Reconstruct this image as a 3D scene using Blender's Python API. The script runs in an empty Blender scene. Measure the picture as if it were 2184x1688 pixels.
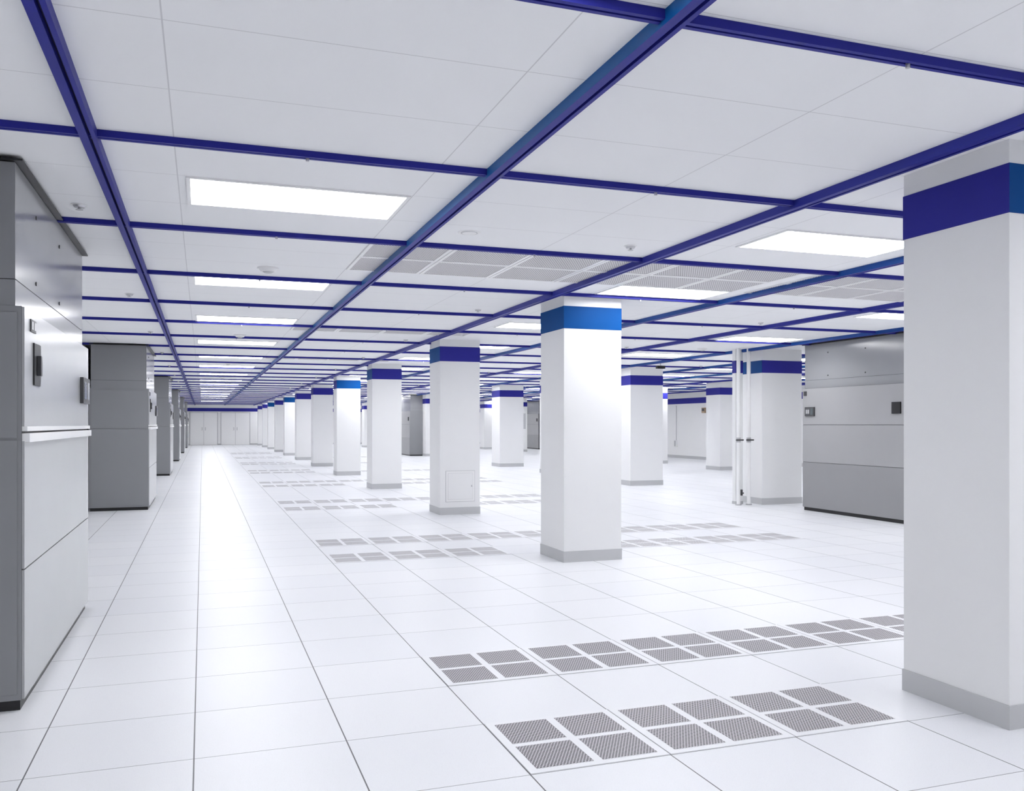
import bpy, math
from mathutils import Vector

scene = bpy.context.scene
try:
    scene.view_settings.view_transform = 'Standard'
except Exception:
    pass

def s2l(c):
    c = c/255.0
    return c/12.92 if c <= 0.04045 else ((c+0.055)/1.055)**2.4
def rgb(r, g, b):
    return (s2l(r), s2l(g), s2l(b), 1.0)

# ------------------------------------------------------------------ materials
class NT:
    def __init__(self, name):
        self.m = bpy.data.materials.new(name)
        self.m.use_nodes = True
        self.t = self.m.node_tree
        self.b = self.t.nodes['Principled BSDF']
    def n(self, typ, **kw):
        nd = self.t.nodes.new(typ)
        for k, v in kw.items():
            setattr(nd, k, v)
        return nd
    def link(self, a, b):
        self.t.links.new(a, b)
    def math(self, op, a, b=None, c=None):
        nd = self.n('ShaderNodeMath', operation=op)
        for i, v in enumerate((a, b, c)):
            if v is None: continue
            if isinstance(v, (int, float)):
                nd.inputs[i].default_value = v
            else:
                self.link(v, nd.inputs[i])
        return nd.outputs[0]
    def mix(self, fac, a, b):
        nd = self.n('ShaderNodeMix', data_type='RGBA')
        if isinstance(fac, (int, float)): nd.inputs[0].default_value = fac
        else: self.link(fac, nd.inputs[0])
        for sock, v in ((nd.inputs[6], a), (nd.inputs[7], b)):
            if isinstance(v, tuple): sock.default_value = v
            else: self.link(v, sock)
        return nd.outputs[2]
    def pos(self):
        g = self.n('ShaderNodeNewGeometry')
        s = self.n('ShaderNodeSeparateXYZ')
        self.link(g.outputs['Position'], s.inputs[0])
        return g.outputs['Position'], s.outputs[0], s.outputs[1], s.outputs[2]
    def noise(self, vec, scale, detail=2.0):
        nd = self.n('ShaderNodeTexNoise')
        nd.inputs['Scale'].default_value = scale
        nd.inputs['Detail'].default_value = detail
        self.link(vec, nd.inputs['Vector'])
        return nd.outputs['Fac']

def paint(name, col, rough=0.5, spec=0.5, metal=0.0, var=0.03, scale=3.0, coat=0.0):
    k = NT(name)
    p, x, y, z = k.pos()
    f = k.noise(p, scale)
    dark = tuple(c*(1-var) for c in col[:3])+(1,)
    lite = tuple(min(1, c*(1+var)) for c in col[:3])+(1,)
    k.link(k.mix(f, dark, lite), k.b.inputs['Base Color'])
    k.b.inputs['Roughness'].default_value = rough
    k.b.inputs['Specular IOR Level'].default_value = spec
    k.b.inputs['Metallic'].default_value = metal
    k.b.inputs['Coat Weight'].default_value = coat
    return k.m

def line_mask(k, coord, origin, pitch, half):
    t = k.math('DIVIDE', k.math('SUBTRACT', coord, origin), pitch)
    fr = k.math('FRACT', k.math('ADD', t, 0.5))
    d = k.math('MULTIPLY', k.math('ABSOLUTE', k.math('SUBTRACT', fr, 0.5)), pitch)
    return k.math('LESS_THAN', d, half)

V0, U0, T, TX = 1.195, 3.17, 0.605, 0.614
CP = 0.605
def floor_mat():
    k = NT('raised_floor_tiles')
    p, x, y, z = k.pos()
    spk = k.noise(p, 260.0, 1.0)
    spk2 = k.n('ShaderNodeMapRange'); k.link(spk, spk2.inputs[0])
    spk2.inputs[1].default_value = 0.60; spk2.inputs[2].default_value = 0.72
    tx = k.math('FLOOR', k.math('DIVIDE', k.math('SUBTRACT', x, V0), TX))
    ty = k.math('FLOOR', k.math('DIVIDE', k.math('SUBTRACT', y, U0), T))
    cb = k.n('ShaderNodeCombineXYZ'); k.link(tx, cb.inputs[0]); k.link(ty, cb.inputs[1])
    wn = k.n('ShaderNodeTexWhiteNoise'); k.link(cb.outputs[0], wn.inputs['Vector'])
    base = k.mix(wn.outputs['Value'], (0.835, 0.845, 0.88, 1), (0.865, 0.872, 0.90, 1))
    base = k.mix(k.math('MULTIPLY', spk2.outputs[0], 0.3), base, (0.5, 0.5, 0.55, 1))
    mu = line_mask(k, x, V0, TX, 0.0028)
    mv = line_mask(k, y, U0, T, 0.0020)
    col = k.mix(k.math('MULTIPLY', mv, 0.85), base, (0.12, 0.12, 0.14, 1))
    col = k.mix(k.math('MULTIPLY', mu, 0.92), col, (0.07, 0.07, 0.08, 1))
    k.link(col, k.b.inputs['Base Color'])
    k.b.inputs['Roughness'].default_value = 0.36
    k.b.inputs['Specular IOR Level'].default_value = 0.33
    return k.m
def ceil_mat():
    k = NT('ceiling_tiles')
    p, x, y, z = k.pos()
    f = k.noise(p, 1.2)
    base = k.mix(f, (0.905, 0.91, 0.93, 1), (0.935, 0.938, 0.955, 1))
    mu = line_mask(k, x, -0.12, 1.22, 0.0026)
    mv = line_mask(k, y, 4.16, CP, 0.0022)
    m = k.math('MAXIMUM', mu, mv)
    col = k.mix(k.math('MULTIPLY', m, 0.38), base, (0.3, 0.29, 0.32, 1))
    k.link(col, k.b.inputs['Base Color'])
    k.b.inputs['Roughness'].default_value = 0.85
    k.b.inputs['Specular IOR Level'].default_value = 0.2
    return k.m
def perf_mat(name, pitch, rad, hole, face, rough=0.45):
    k = NT(name)
    p, x, y, z = k.pos()
    ry = k.math('DIVIDE', y, pitch*0.87)
    row = k.math('FLOOR', ry)
    odd = k.math('MULTIPLY', k.math('MODULO', k.math('ADD', row, 1000.0), 2.0), 0.5)
    rx = k.math('ADD', k.math('DIVIDE', x, pitch), odd)
    fx = k.math('SUBTRACT', k.math('FRACT', k.math('ADD', rx, 1000.0)), 0.5)
    fy = k.math('SUBTRACT', k.math('FRACT', k.math('ADD', ry, 1000.0)), 0.5)
    d = k.math('SQRT', k.math('ADD', k.math('MULTIPLY', fx, fx), k.math('MULTIPLY', fy, fy)))
    m = k.math('LESS_THAN', d, rad)
    k.link(k.mix(m, face, hole), k.b.inputs['Base Color'])
    k.b.inputs['Roughness'].default_value = rough
    return k.m
def emis(name, col, s):
    k = NT(name)
    k.b.inputs['Base Color'].default_value = (0.9, 0.9, 0.9, 1)
    k.b.inputs['Emission Color'].default_value = col
    k.b.inputs['Emission Strength'].default_value = s
    return k.m

M = {}
M['floor'] = floor_mat()
M['ceil'] = ceil_mat()
M['perf'] = perf_mat('perforated_steel', 0.0142, 0.42, (0.032, 0.026, 0.032, 1), (0.68, 0.66, 0.70, 1))
M['perf_washed'] = perf_mat('perforated_steel_washed', 0.0142, 0.37, (0.10, 0.09, 0.10, 1), (0.74, 0.73, 0.76, 1), 0.4)  # same perforated tile, glossy wash-out of distant rows painted in as paler holes
M['cgrille'] = perf_mat('return_grille_mesh', 0.02, 0.33, (0.20, 0.19, 0.20, 1), (0.76, 0.75, 0.77, 1), 0.7)
M['wall'] = paint('wall_white_paint', (0.88, 0.88, 0.885, 1), 0.6, 0.3, var=0.01)
M['col'] = paint('column_white_paint', (0.86, 0.862, 0.87, 1), 0.5, 0.3, var=0.01)
M['base'] = paint('grey_vinyl_base', (0.56, 0.565, 0.58, 1), 0.5, 0.3, var=0.02)
M['tilemetal'] = paint('tile_laminate', (0.86, 0.865, 0.895, 1), 0.34, 0.35, var=0.01)
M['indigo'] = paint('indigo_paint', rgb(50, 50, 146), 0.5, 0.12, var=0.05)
M['azure_lit'] = paint('indigo_paint_lit', rgb(4, 74, 142), 0.5, 0.10, var=0.25, scale=2.0)  # indigo band paint again, brighter light put into the colour of chosen faces
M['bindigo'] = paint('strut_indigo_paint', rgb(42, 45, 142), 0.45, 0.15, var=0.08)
M['bindigo_lit'] = paint('strut_indigo_lit', rgb(48, 54, 150), 0.4, 0.2, var=0.1)  # strut indigo lightened, light on a left side put into the colour
M['bazure_lit'] = paint('strut_indigo_lit_azure', rgb(12, 88, 158), 0.4, 0.25, var=0.3, scale=0.8)  # same strut paint, light on the left side painted in as brighter blue
M['bteal_lit'] = paint('strut_indigo_lit_teal', rgb(26, 74, 152), 0.4, 0.25, var=0.3, scale=0.8)  # same strut paint, weaker painted-in light for other left sides
M['navy'] = paint('strut_slot_navy', rgb(20, 18, 60), 0.6, 0.1)
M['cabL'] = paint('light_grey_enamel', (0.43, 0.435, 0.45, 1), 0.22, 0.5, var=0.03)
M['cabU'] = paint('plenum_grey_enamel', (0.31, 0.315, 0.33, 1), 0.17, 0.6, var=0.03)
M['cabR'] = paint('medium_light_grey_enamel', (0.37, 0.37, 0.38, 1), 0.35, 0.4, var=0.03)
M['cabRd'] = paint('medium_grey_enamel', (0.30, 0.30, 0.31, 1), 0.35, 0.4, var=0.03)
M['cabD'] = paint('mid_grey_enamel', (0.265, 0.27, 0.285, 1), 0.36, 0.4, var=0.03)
M['black'] = paint('black_plastic', (0.012, 0.012, 0.014, 1), 0.4, 0.4)
M['dgrey'] = paint('dark_grey_metal', (0.05, 0.05, 0.055, 1), 0.4, 0.5)
M['seam'] = paint('seam_grey', (0.12, 0.12, 0.13, 1), 0.6, 0.2)
M['white'] = paint('white_enamel', (0.88, 0.88, 0.885, 1), 0.35, 0.5, var=0.01)
M['line'] = paint('joint_grey', (0.58, 0.58, 0.60, 1), 0.6, 0.2)
M['silver'] = paint('brushed_metal', (0.55, 0.55, 0.57, 1), 0.3, 0.5, metal=0.7)
M['screen'] = paint('display_glass', (0.10, 0.12, 0.13, 1), 0.15, 0.5)
M['light'] = emis('light_diffuser', (0.985, 0.99, 1.0, 1), 12.2)
M['tan'] = paint('alarm_tan', (0.45, 0.33, 0.22, 1), 0.5, 0.3)

# ------------------------------------------------------------------ builder
class MB:
    def __init__(self):
        self.v = []; self.f = []; self.mi = []; self.mats = []
    def mat(self, m):
        if m not in self.mats: self.mats.append(m)
        return self.mats.index(m)
    def box(self, x0, x1, y0, y1, z0, z1, m, **fm):
        b = len(self.v)
        self.v += [(x0,y0,z0),(x1,y0,z0),(x1,y1,z0),(x0,y1,z0),(x0,y0,z1),(x1,y0,z1),(x1,y1,z1),(x0,y1,z1)]
        fs = {'bot':(0,3,2,1),'top':(4,5,6,7),'front':(0,1,5,4),'right':(1,2,6,5),'back':(2,3,7,6),'left':(3,0,4,7)}
        for k, q in fs.items():
            self.f.append(tuple(b+i for i in q))
            self.mi.append(self.mat(fm.get(k, m)))
        return self
    def cyl(self, c, r0, r1, h, m, axis='z', n=20, caps=True):
        b = len(self.v)
        for j, (r, t) in enumerate(((r0, 0.0), (r1, h))):
            for i in range(n):
                a = 2*math.pi*i/n
                p, q = r*math.cos(a), r*math.sin(a)
                if axis == 'z': self.v.append((c[0]+p, c[1]+q, c[2]+t))
                elif axis == 'x': self.v.append((c[0]+t, c[1]+p, c[2]+q))
                else: self.v.append((c[0]+q, c[1]+t, c[2]+p))
        mi = self.mat(m)
        for i in range(n):
            j = (i+1) % n
            self.f.append((b+i, b+j, b+n+j, b+n+i)); self.mi.append(mi)
        if caps:
            self.f.append(tuple(b+i for i in reversed(range(n)))); self.mi.append(mi)
            self.f.append(tuple(b+n+i for i in range(n))); self.mi.append(mi)
        return self
    def mesh(self, name):
        me = bpy.data.meshes.new(name)
        me.from_pydata(self.v, [], self.f)
        for m in self.mats: me.materials.append(M[m])
        for p, i in zip(me.polygons, self.mi): p.material_index = i
        me.update()
        return me
    def obj(self, name, loc=(0,0,0), bevel=0.0):
        ob = bpy.data.objects.new(name, self.mesh(name))
        ob.location = loc
        scene.collection.objects.link(ob)
        if bevel:
            bv = ob.modifiers.new('bevel', 'BEVEL'); bv.width = bevel; bv.segments = 2
            bv.limit_method = 'ANGLE'
        return ob
def inst(name, me, loc):
    ob = bpy.data.objects.new(name, me); ob.location = loc
    scene.collection.objects.link(ob); return ob

# ------------------------------------------------------------------ room
XL, XR, YB, YF, H = -1.78, 18.0, -5.0, 60.0, 2.622
MB().box(XL-0.2, XR+0.2, YB-0.2, YF+0.2, -0.12, 0.0, 'floor').obj('floor')
MB().box(XL-0.2, XR+0.2, YB-0.2, YF+0.2, H, H+0.12, 'ceil').obj('ceiling')
MB().box(XL-0.15, XL, YB, YF, 0, H, 'wall').obj('wall_left')
MB().box(XR, XR+0.15, YB, YF, 0, H, 'wall').obj('wall_right')
MB().box(XL-0.15, XR+0.15, YF, YF+0.15, 0, H, 'wall').obj('wall_back')
MB().box(XL-0.15, XR+0.15, YB-0.15, YB, 0, H, 'wall').obj('wall_front')
MB().box(XR-0.012, XR, YB, YF-0.012, 0, 0.11, 'base').obj('baseboard_right')
MB().box(XL, XL+0.012, YB, YF-0.012, 0, 0.11, 'base').obj('baseboard_left')
MB().box(XL, XR, YF-0.012, YF, 0, 0.09, 'base').obj('baseboard_back')
MB().box(XL, XR, YF-0.006, YF, 2.18, 2.40, 'indigo').obj('trim_1')
MB().box(XR-0.006, XR, YB, YF-0.01, 2.16, 2.38, 'indigo').obj('trim_2')

def dbl_door(name, x0, x1):
    b = MB(); y = YF-0.01
    xm = (x0+x1)/2
    b.box(x0-0.05, x0, y-0.02, y, 0, 2.13, 'line')
    b.box(x1, x1+0.05, y-0.02, y, 0, 2.13, 'line')
    b.box(x0-0.05, x1+0.05, y-0.02, y, 2.10, 2.13, 'line')
    b.box(x0+0.005, xm-0.012, y-0.02, y, 0.01, 2.095, 'white')
    b.box(xm+0.012, x1-0.005, y-0.02, y, 0.01, 2.095, 'white')
    b.box(xm-0.012, xm+0.012, y-0.01, y, 0.01, 2.095, 'line')
    b.box(xm-0.12, xm-0.08, y-0.06, y-0.02, 0.95, 1.15, 'silver')
    b.box(xm+0.08, xm+0.12, y-0.06, y-0.02, 0.95, 1.15, 'silver')
    b.obj(name)
dbl_door('door_1', -0.75, 0.9)
dbl_door('door_2', 1.15, 2.9)

# ------------------------------------------------------------------ blue strut grid below ceiling
VB = [-0.46 + 1.822*i for i in range(0, 11)]
UB = [4.16 + 3*CP*i for i in range(-4, 31)]
UB[3] = 2.385
g = MB()
w, sl, hh = 0.066, 0.014, 0.046
sides = ['bteal_lit', 'bazure_lit', 'bindigo_lit', 'bteal_lit', 'bindigo_lit', 'bteal_lit']
for n, v in enumerate(VB):
    so = 0.008
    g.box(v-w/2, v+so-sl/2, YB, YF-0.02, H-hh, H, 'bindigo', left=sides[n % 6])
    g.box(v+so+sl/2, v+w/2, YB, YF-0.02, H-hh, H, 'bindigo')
    g.box(v+so-sl/2, v+so+sl/2, YB, YF-0.02, H-0.02, H, 'navy')
w2, h2 = 0.044, 0.030
for u in UB:
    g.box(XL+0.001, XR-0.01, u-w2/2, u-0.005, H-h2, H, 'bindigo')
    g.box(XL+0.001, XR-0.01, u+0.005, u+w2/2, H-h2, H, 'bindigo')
    g.box(XL+0.001, XR-0.01, u-0.005, u+0.005, H-0.016, H, 'navy')
for u in UB[:12]:
    for v in VB[:4]:
        g.cyl((v+0.92, u, H-h2-0.014), 0.008, 0.008, 0.016, 'silver', n=10)
g.obj('ceiling_strut_grid')

# ------------------------------------------------------------------ ceiling lights
b = MB()
lw, ld = 1.13, 0.55
b.box(0, lw, 0, ld, -0.006, -0.002, 'light')
for (a, c, d, e) in ((-0.02, lw+0.02, -0.02, 0), (-0.02, lw+0.02, ld, ld+0.02), (-0.02, 0, 0, ld), (lw, lw+0.02, 0, ld)):
    b.box(a, c, d, e, -0.008, 0.0, 'white')
lm = b.mesh('ceiling_light_panel')
rows = []
for c in range(0, 5):
    vv = -0.06 + 3.66*c
    for j in range(-2, 18):
        u = 4.79 + 3.05*j
        if c == 1:
            u = {0: 4.79, 1: 7.17}.get(j, 4.79+3.05*j-0.61)
        if u > YF-1: continue
        rows.append((vv, u))
rows += [(3.6, 58.4)]
for (vv, u) in rows:
    for ub in UB:
        if u-0.03 < ub+0.022 and u+ld+0.03 > ub-0.022:
            mid = u+ld/2
            u = ub+0.055 if mid > ub else ub-0.055-ld
    inst('ceiling_light_panel', lm, (vv, u, H))

# ------------------------------------------------------------------ ceiling return grilles
def grille_row(us, v0, n):
    b = MB()
    for u in us:
        for i in range(n):
            x0 = v0 + 0.61*i
            b.box(x0+0.03, x0+0.58, u+0.03, u+0.57, -0.004, -0.001, 'cgrille')
            b.box(x0+0.004, x0+0.606, u+0.004, u+0.03, -0.008, 0, 'white')
            b.box(x0+0.004, x0+0.606, u+0.57, u+0.596, -0.008, 0, 'white')
            b.box(x0+0.004, x0+0.03, u+0.03, u+0.57, -0.008, 0, 'white')
            b.box(x0+0.58, x0+0.606, u+0.03, u+0.57, -0.008, 0, 'white')
    b.obj('ceiling_return_grille', (0, 0, H))
grille_row([6.0, 6.60], 1.10, 6)
grille_row([6.0, 6.60], 4.90, 6)
grille_row([11.47], 1.10, 4)
grille_row([16.9], 1.10, 4)

# sprinklers and detectors
b = MB()
b.cyl((0,0,-0.004), 0.045, 0.045, 0.004, 'white', n=28)
b.cyl((0,0,-0.016), 0.028, 0.036, 0.012, 'silver', n=24)
b.cyl((0,0,-0.028), 0.008, 0.008, 0.012, 'silver', n=12)
b.cyl((0,0,-0.031), 0.020, 0.020, 0.003, 'silver', n=20)
sm = b.mesh('ceiling_sprinkler_head')
for vv in (-0.67, 2.87, 6.55, 10.2):
    for j in range(8):
        inst('ceiling_sprinkler_head', sm, (vv, 5.6+3.66*j, H))
b = MB()
b.cyl((0,0,-0.012), 0.085, 0.085, 0.012, 'white', n=32)
b.cyl((0,0,-0.032), 0.055, 0.072, 0.020, 'white', n=32)
b.cyl((0,0,-0.042), 0.03, 0.045, 0.010, 'base', n=24)
sd = b.mesh('smoke_detector')
for (vv, u) in ((0.5, 7.35), (0.5, 13.0), (0.5, 19.0), (0.5, 25.0), (4.2, 10.4), (7.9, 12.8)):
    inst('smoke_detector', sd, (vv, u, H))
b = MB()
b.cyl((0,0,-0.005), 0.07, 0.075, 0.005, 'white', n=32)
b.cyl((0,0,-0.007), 0.055, 0.055, 0.002, 'base', n=32)
b.cyl((0,0,-0.009), 0.045, 0.05, 0.002, 'white', n=32)
b.obj('concealed_sprinkler_cover', (1.66, 5.55, H))

# ------------------------------------------------------------------ perforated floor tiles
def vent_row(u, v0, n, pm='perf'):
    b = MB()
    for i in range(n):
        x0 = v0 + TX*i
        b.box(x0+0.003, x0+TX-0.003, u+0.003, u+T-0.003, 0.0, 0.003, 'tilemetal')
        for a in range(2):
            for c in range(2):
                cx = x0 + 0.040 + a*0.287
                cy = u + 0.038 + c*0.2825
                b.box(cx, cx+0.247, cy, cy+0.2465, 0.003, 0.0042, 'tilemetal', top=pm)
    b.obj('perforated_floor_tile')
for pr in range(0, 8):
    ua = U0 + 9*T*pr
    ub = ua + 2*T
    if pr == 0:
        vent_row(ua, V0, 3); vent_row(ub, V0, 9)
    else:
        vent_row(ua, V0, 3, 'perf_washed'); vent_row(ua, V0+4*TX if pr != 1 else V0+5*TX, 5 if pr != 1 else 4, 'perf_washed')
        if pr in (1, 2, 3):
            vent_row(ub, V0, 9, 'perf_washed')
        else:
            vent_row(ub, V0, 3, 'perf_washed')

# ------------------------------------------------------------------ columns
def column(x, y, s, fl='indigo', ff='indigo', panel=False, z0=2.295, z1=2.515):
    b = MB()
    b.box(0, s, 0, s, 0, H, 'col')
    b.box(-0.006, s+0.006, -0.006, s+0.006, 0, 0.108, 'base')
    b.box(-0.003, s+0.003, -0.003, s+0.003, z0, z1, fl, front=ff, left=fl, right=ff, back=fl)
    if panel:
        xa, xb, za, zb = 0.085, 0.54, 0.19, 0.657
        b.box(xa, xb, -0.006, 0, za, zb, 'line')
        b.box(xa+0.006, xb-0.006, -0.010, 0, za+0.006, zb-0.006, 'white')
        b.box(xa+0.035, xb-0.035, -0.012, 0, za+0.035, zb-0.035, 'line')
        b.box(xa+0.038, xb-0.038, -0.014, 0, za+0.038, zb-0.038, 'col')
        b.box(xb-0.06, xb-0.045, -0.018, 0, 0.41, 0.44, 'silver')
    return b.obj('support_column', (x, y, 0))
us = [2.93, 7.92, 12.67, 18.2, 23.3, 28.5, 33.8, 38.9, 44.0, 48.9, 53.4, 58.0]
cl = [('indigo','azure_lit'),('azure_lit','azure_lit'),('azure_lit','indigo'),('azure_lit','indigo'),('indigo','azure_lit'),('indigo','indigo'),
      ('indigo','indigo'),('azure_lit','azure_lit'),('indigo','indigo'),('indigo','azure_lit'),('indigo','indigo'),('indigo','indigo')]
for i, (u, c) in enumerate(zip(us, cl)):
    column(3.371 if i == 0 else 3.335, u, 0.62, c[0], c[1], panel=(i == 2))
column(3.335, -2.4, 0.62)
for i, u in enumerate([3.0, 7.8, 12.5, 17.3, 22.0, 26.3, 31.0, 36.0, 41.0, 46.0, 51.0]):
    column(8.87, u, 0.80, 'azure_lit' if i == 2 else 'indigo', 'indigo', z0=2.22, z1=2.43)
for i, u in enumerate([8.0, 13.0, 17.5, 22.2, 26.6, 31.2, 35.8, 40.4, 45.0, 50.0]):
    column(14.3, u, 0.75, z0=2.22, z1=2.43)

# ------------------------------------------------------------------ air handling cabinets
def cabinet(x, y, flip=False, L=2.32, D=0.87):
    # local: aisle face at x=0 (facing +x), body to -D; y 0..L
    b = MB()
    zt, zb = 1.915, 0.05
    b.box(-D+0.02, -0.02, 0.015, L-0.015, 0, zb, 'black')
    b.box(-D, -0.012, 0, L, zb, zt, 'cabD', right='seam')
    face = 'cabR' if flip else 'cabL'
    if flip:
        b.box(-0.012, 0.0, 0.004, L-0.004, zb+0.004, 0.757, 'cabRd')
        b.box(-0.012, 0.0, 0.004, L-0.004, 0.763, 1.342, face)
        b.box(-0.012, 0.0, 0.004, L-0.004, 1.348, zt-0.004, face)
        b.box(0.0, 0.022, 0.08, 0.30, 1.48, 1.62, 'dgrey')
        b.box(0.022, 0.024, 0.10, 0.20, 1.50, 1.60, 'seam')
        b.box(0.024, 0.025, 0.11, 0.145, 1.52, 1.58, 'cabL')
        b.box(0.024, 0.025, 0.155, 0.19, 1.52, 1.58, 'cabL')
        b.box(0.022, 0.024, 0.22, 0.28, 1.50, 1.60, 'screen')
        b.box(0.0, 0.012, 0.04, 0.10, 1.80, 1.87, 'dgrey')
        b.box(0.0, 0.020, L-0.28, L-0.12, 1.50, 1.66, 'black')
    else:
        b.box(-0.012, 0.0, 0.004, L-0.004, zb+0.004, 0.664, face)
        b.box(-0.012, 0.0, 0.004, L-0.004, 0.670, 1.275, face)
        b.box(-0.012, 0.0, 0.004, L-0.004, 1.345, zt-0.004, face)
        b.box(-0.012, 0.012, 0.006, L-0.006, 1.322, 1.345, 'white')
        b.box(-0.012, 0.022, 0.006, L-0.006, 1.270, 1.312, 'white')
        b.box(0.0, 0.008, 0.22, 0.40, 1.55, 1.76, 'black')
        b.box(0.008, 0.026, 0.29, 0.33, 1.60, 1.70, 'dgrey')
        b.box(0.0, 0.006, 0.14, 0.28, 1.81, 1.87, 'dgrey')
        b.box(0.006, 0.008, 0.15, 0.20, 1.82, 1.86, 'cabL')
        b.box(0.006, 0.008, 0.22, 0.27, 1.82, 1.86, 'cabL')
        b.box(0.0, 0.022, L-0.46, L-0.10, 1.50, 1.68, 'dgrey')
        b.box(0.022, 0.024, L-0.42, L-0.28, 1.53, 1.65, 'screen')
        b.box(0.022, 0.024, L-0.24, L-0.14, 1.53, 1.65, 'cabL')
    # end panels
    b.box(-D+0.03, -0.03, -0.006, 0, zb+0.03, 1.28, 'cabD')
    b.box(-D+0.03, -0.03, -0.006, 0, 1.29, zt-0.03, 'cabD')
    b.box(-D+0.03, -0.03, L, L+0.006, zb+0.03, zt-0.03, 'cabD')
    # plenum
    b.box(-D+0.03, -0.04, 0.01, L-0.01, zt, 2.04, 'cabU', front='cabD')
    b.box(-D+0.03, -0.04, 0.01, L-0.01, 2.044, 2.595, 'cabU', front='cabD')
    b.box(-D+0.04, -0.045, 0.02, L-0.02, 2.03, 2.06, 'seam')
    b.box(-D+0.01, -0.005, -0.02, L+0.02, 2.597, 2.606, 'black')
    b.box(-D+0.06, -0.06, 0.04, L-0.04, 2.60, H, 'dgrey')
    for yy in (0.55, 1.35):
        b.cyl((-0.04, yy, 2.10), 0.011, 0.011, 0.006, 'dgrey', axis='x', n=12)
        b.cyl((-0.04, yy, 2.45), 0.011, 0.011, 0.006, 'dgrey', axis='x', n=12)
    ob = b.obj('air_conditioning_unit', (x, y, 0), bevel=0.002)
    if flip:
        ob.rotation_euler = (0, 0, math.pi)
        ob.location = (x, y+L, 0)
    return ob
cabinet(-0.795, 4.68, L=2.46)
for u in (14.98, 24.7, 34.2, 43.7, 53.0):
    cabinet(-0.795, u)
cabinet(8.95, 9.35, flip=True, L=2.2)
cabinet(8.3, 36.6, flip=True)
cabinet(17.9-0.87, 44.0, flip=True)
cabinet(17.9-0.87, 33.5, flip=True)

# ------------------------------------------------------------------ pipes beside column
b = MB()
b.box(0, 0.14, 0, 0.10, 0, H, 'col', )
b.box(-0.003, 0.143, -0.003, 0.103, 2.22, 2.43, 'indigo')
b.box(-0.004, 0.144, -0.004, 0.104, 0, 0.05, 'base')
b.obj('pipe_chase', (8.50, 12.72, 0))
b = MB()
for xx in (0.0, 0.20):
    b.cyl((xx, 0, 0), 0.032, 0.032, H, 'white', n=20)
    b.cyl((xx, 0, 0.0), 0.05, 0.05, 0.02, 'base', n=20)
    b.cyl((xx, 0, 1.05), 0.038, 0.038, 0.08, 'silver', n=20)
    b.cyl((xx-0.07, -0.04, 1.09), 0.012, 0.012, 0.14, 'dgrey', axis='x', n=12)
b.cyl((0.06, 0, 0.16), 0.02, 0.02, 0.10, 'dgrey', n=14)
b.cyl((-0.0, 0, 0.2), 0.012, 0.012, 0.10, 'dgrey', axis='x', n=12)
b.obj('water_pipes', (8.44, 12.55, 0))

# wall mounted things
b = MB()
b.box(-0.10, 0, 0, 0.5, 0.85, 1.75, 'base'); b.box(-0.105, -0.10, 0.04, 0.46, 0.9, 1.7, 'silver')
b.box(-0.115, -0.105, 0.38, 0.41, 1.25, 1.35, 'black')
b.obj('electrical_panel', (XR, 31.9, 0))
b = MB()
b.box(-0.06, 0, 0, 0.22, 1.78, 1.98, 'tan'); b.box(-0.07, -0.06, 0.04, 0.18, 1.85, 1.95, 'dgrey')
b.obj('alarm_sounder', (XR, 28.9, 0))
b = MB()
b.box(-0.07, 0, 0, 0.16, 0.45, 0.70, 'white'); b.box(-0.1, -0.07, 0.05, 0.11, 0.46, 0.69, 'line')
b.cyl((-0.02, 0.08, 0.7), 0.01, 0.01, 1.4, 'line', n=10)
b.obj('wall_telephone', (XR, 31.0, 0))
b = MB()
b.box(0, 0.10, 0, 0.35, 1.2, 1.7, 'base'); b.box(0.10, 0.106, 0.03, 0.32, 1.23, 1.67, 'dgrey')
b.obj('switch_box', (8.87+0.80, 26.35, 0))
b = MB()
b.cyl((0,0,-0.05), 0.012, 0.012, 0.05, 'white', n=12)
b.box(-0.09, 0.09, -0.04, 0.04, -0.11, -0.05, 'black')
b.obj('security_camera', (9.0, 16.2, H))

# ------------------------------------------------------------------ world
wd = bpy.data.worlds.new('world'); scene.world = wd
wd.use_nodes = True
wd.node_tree.nodes['Background'].inputs[0].default_value = (0.9, 0.93, 1, 1)
wd.node_tree.nodes['Background'].inputs[1].default_value = 0.5

# ------------------------------------------------------------------ camera
cam = bpy.data.cameras.new('camera')
cam.sensor_width = 36.0
cam.sensor_fit = 'HORIZONTAL'
cam.lens = 1870/2184*36
cam.shift_y = 61/2184
cam.clip_start = 0.05; cam.clip_end = 300
co = bpy.data.objects.new('camera', cam)
co.location = (0, 0, 1.356)
co.rotation_euler = (math.radians(90), 0, math.radians(-19.44))
scene.collection.objects.link(co)
scene.camera = co
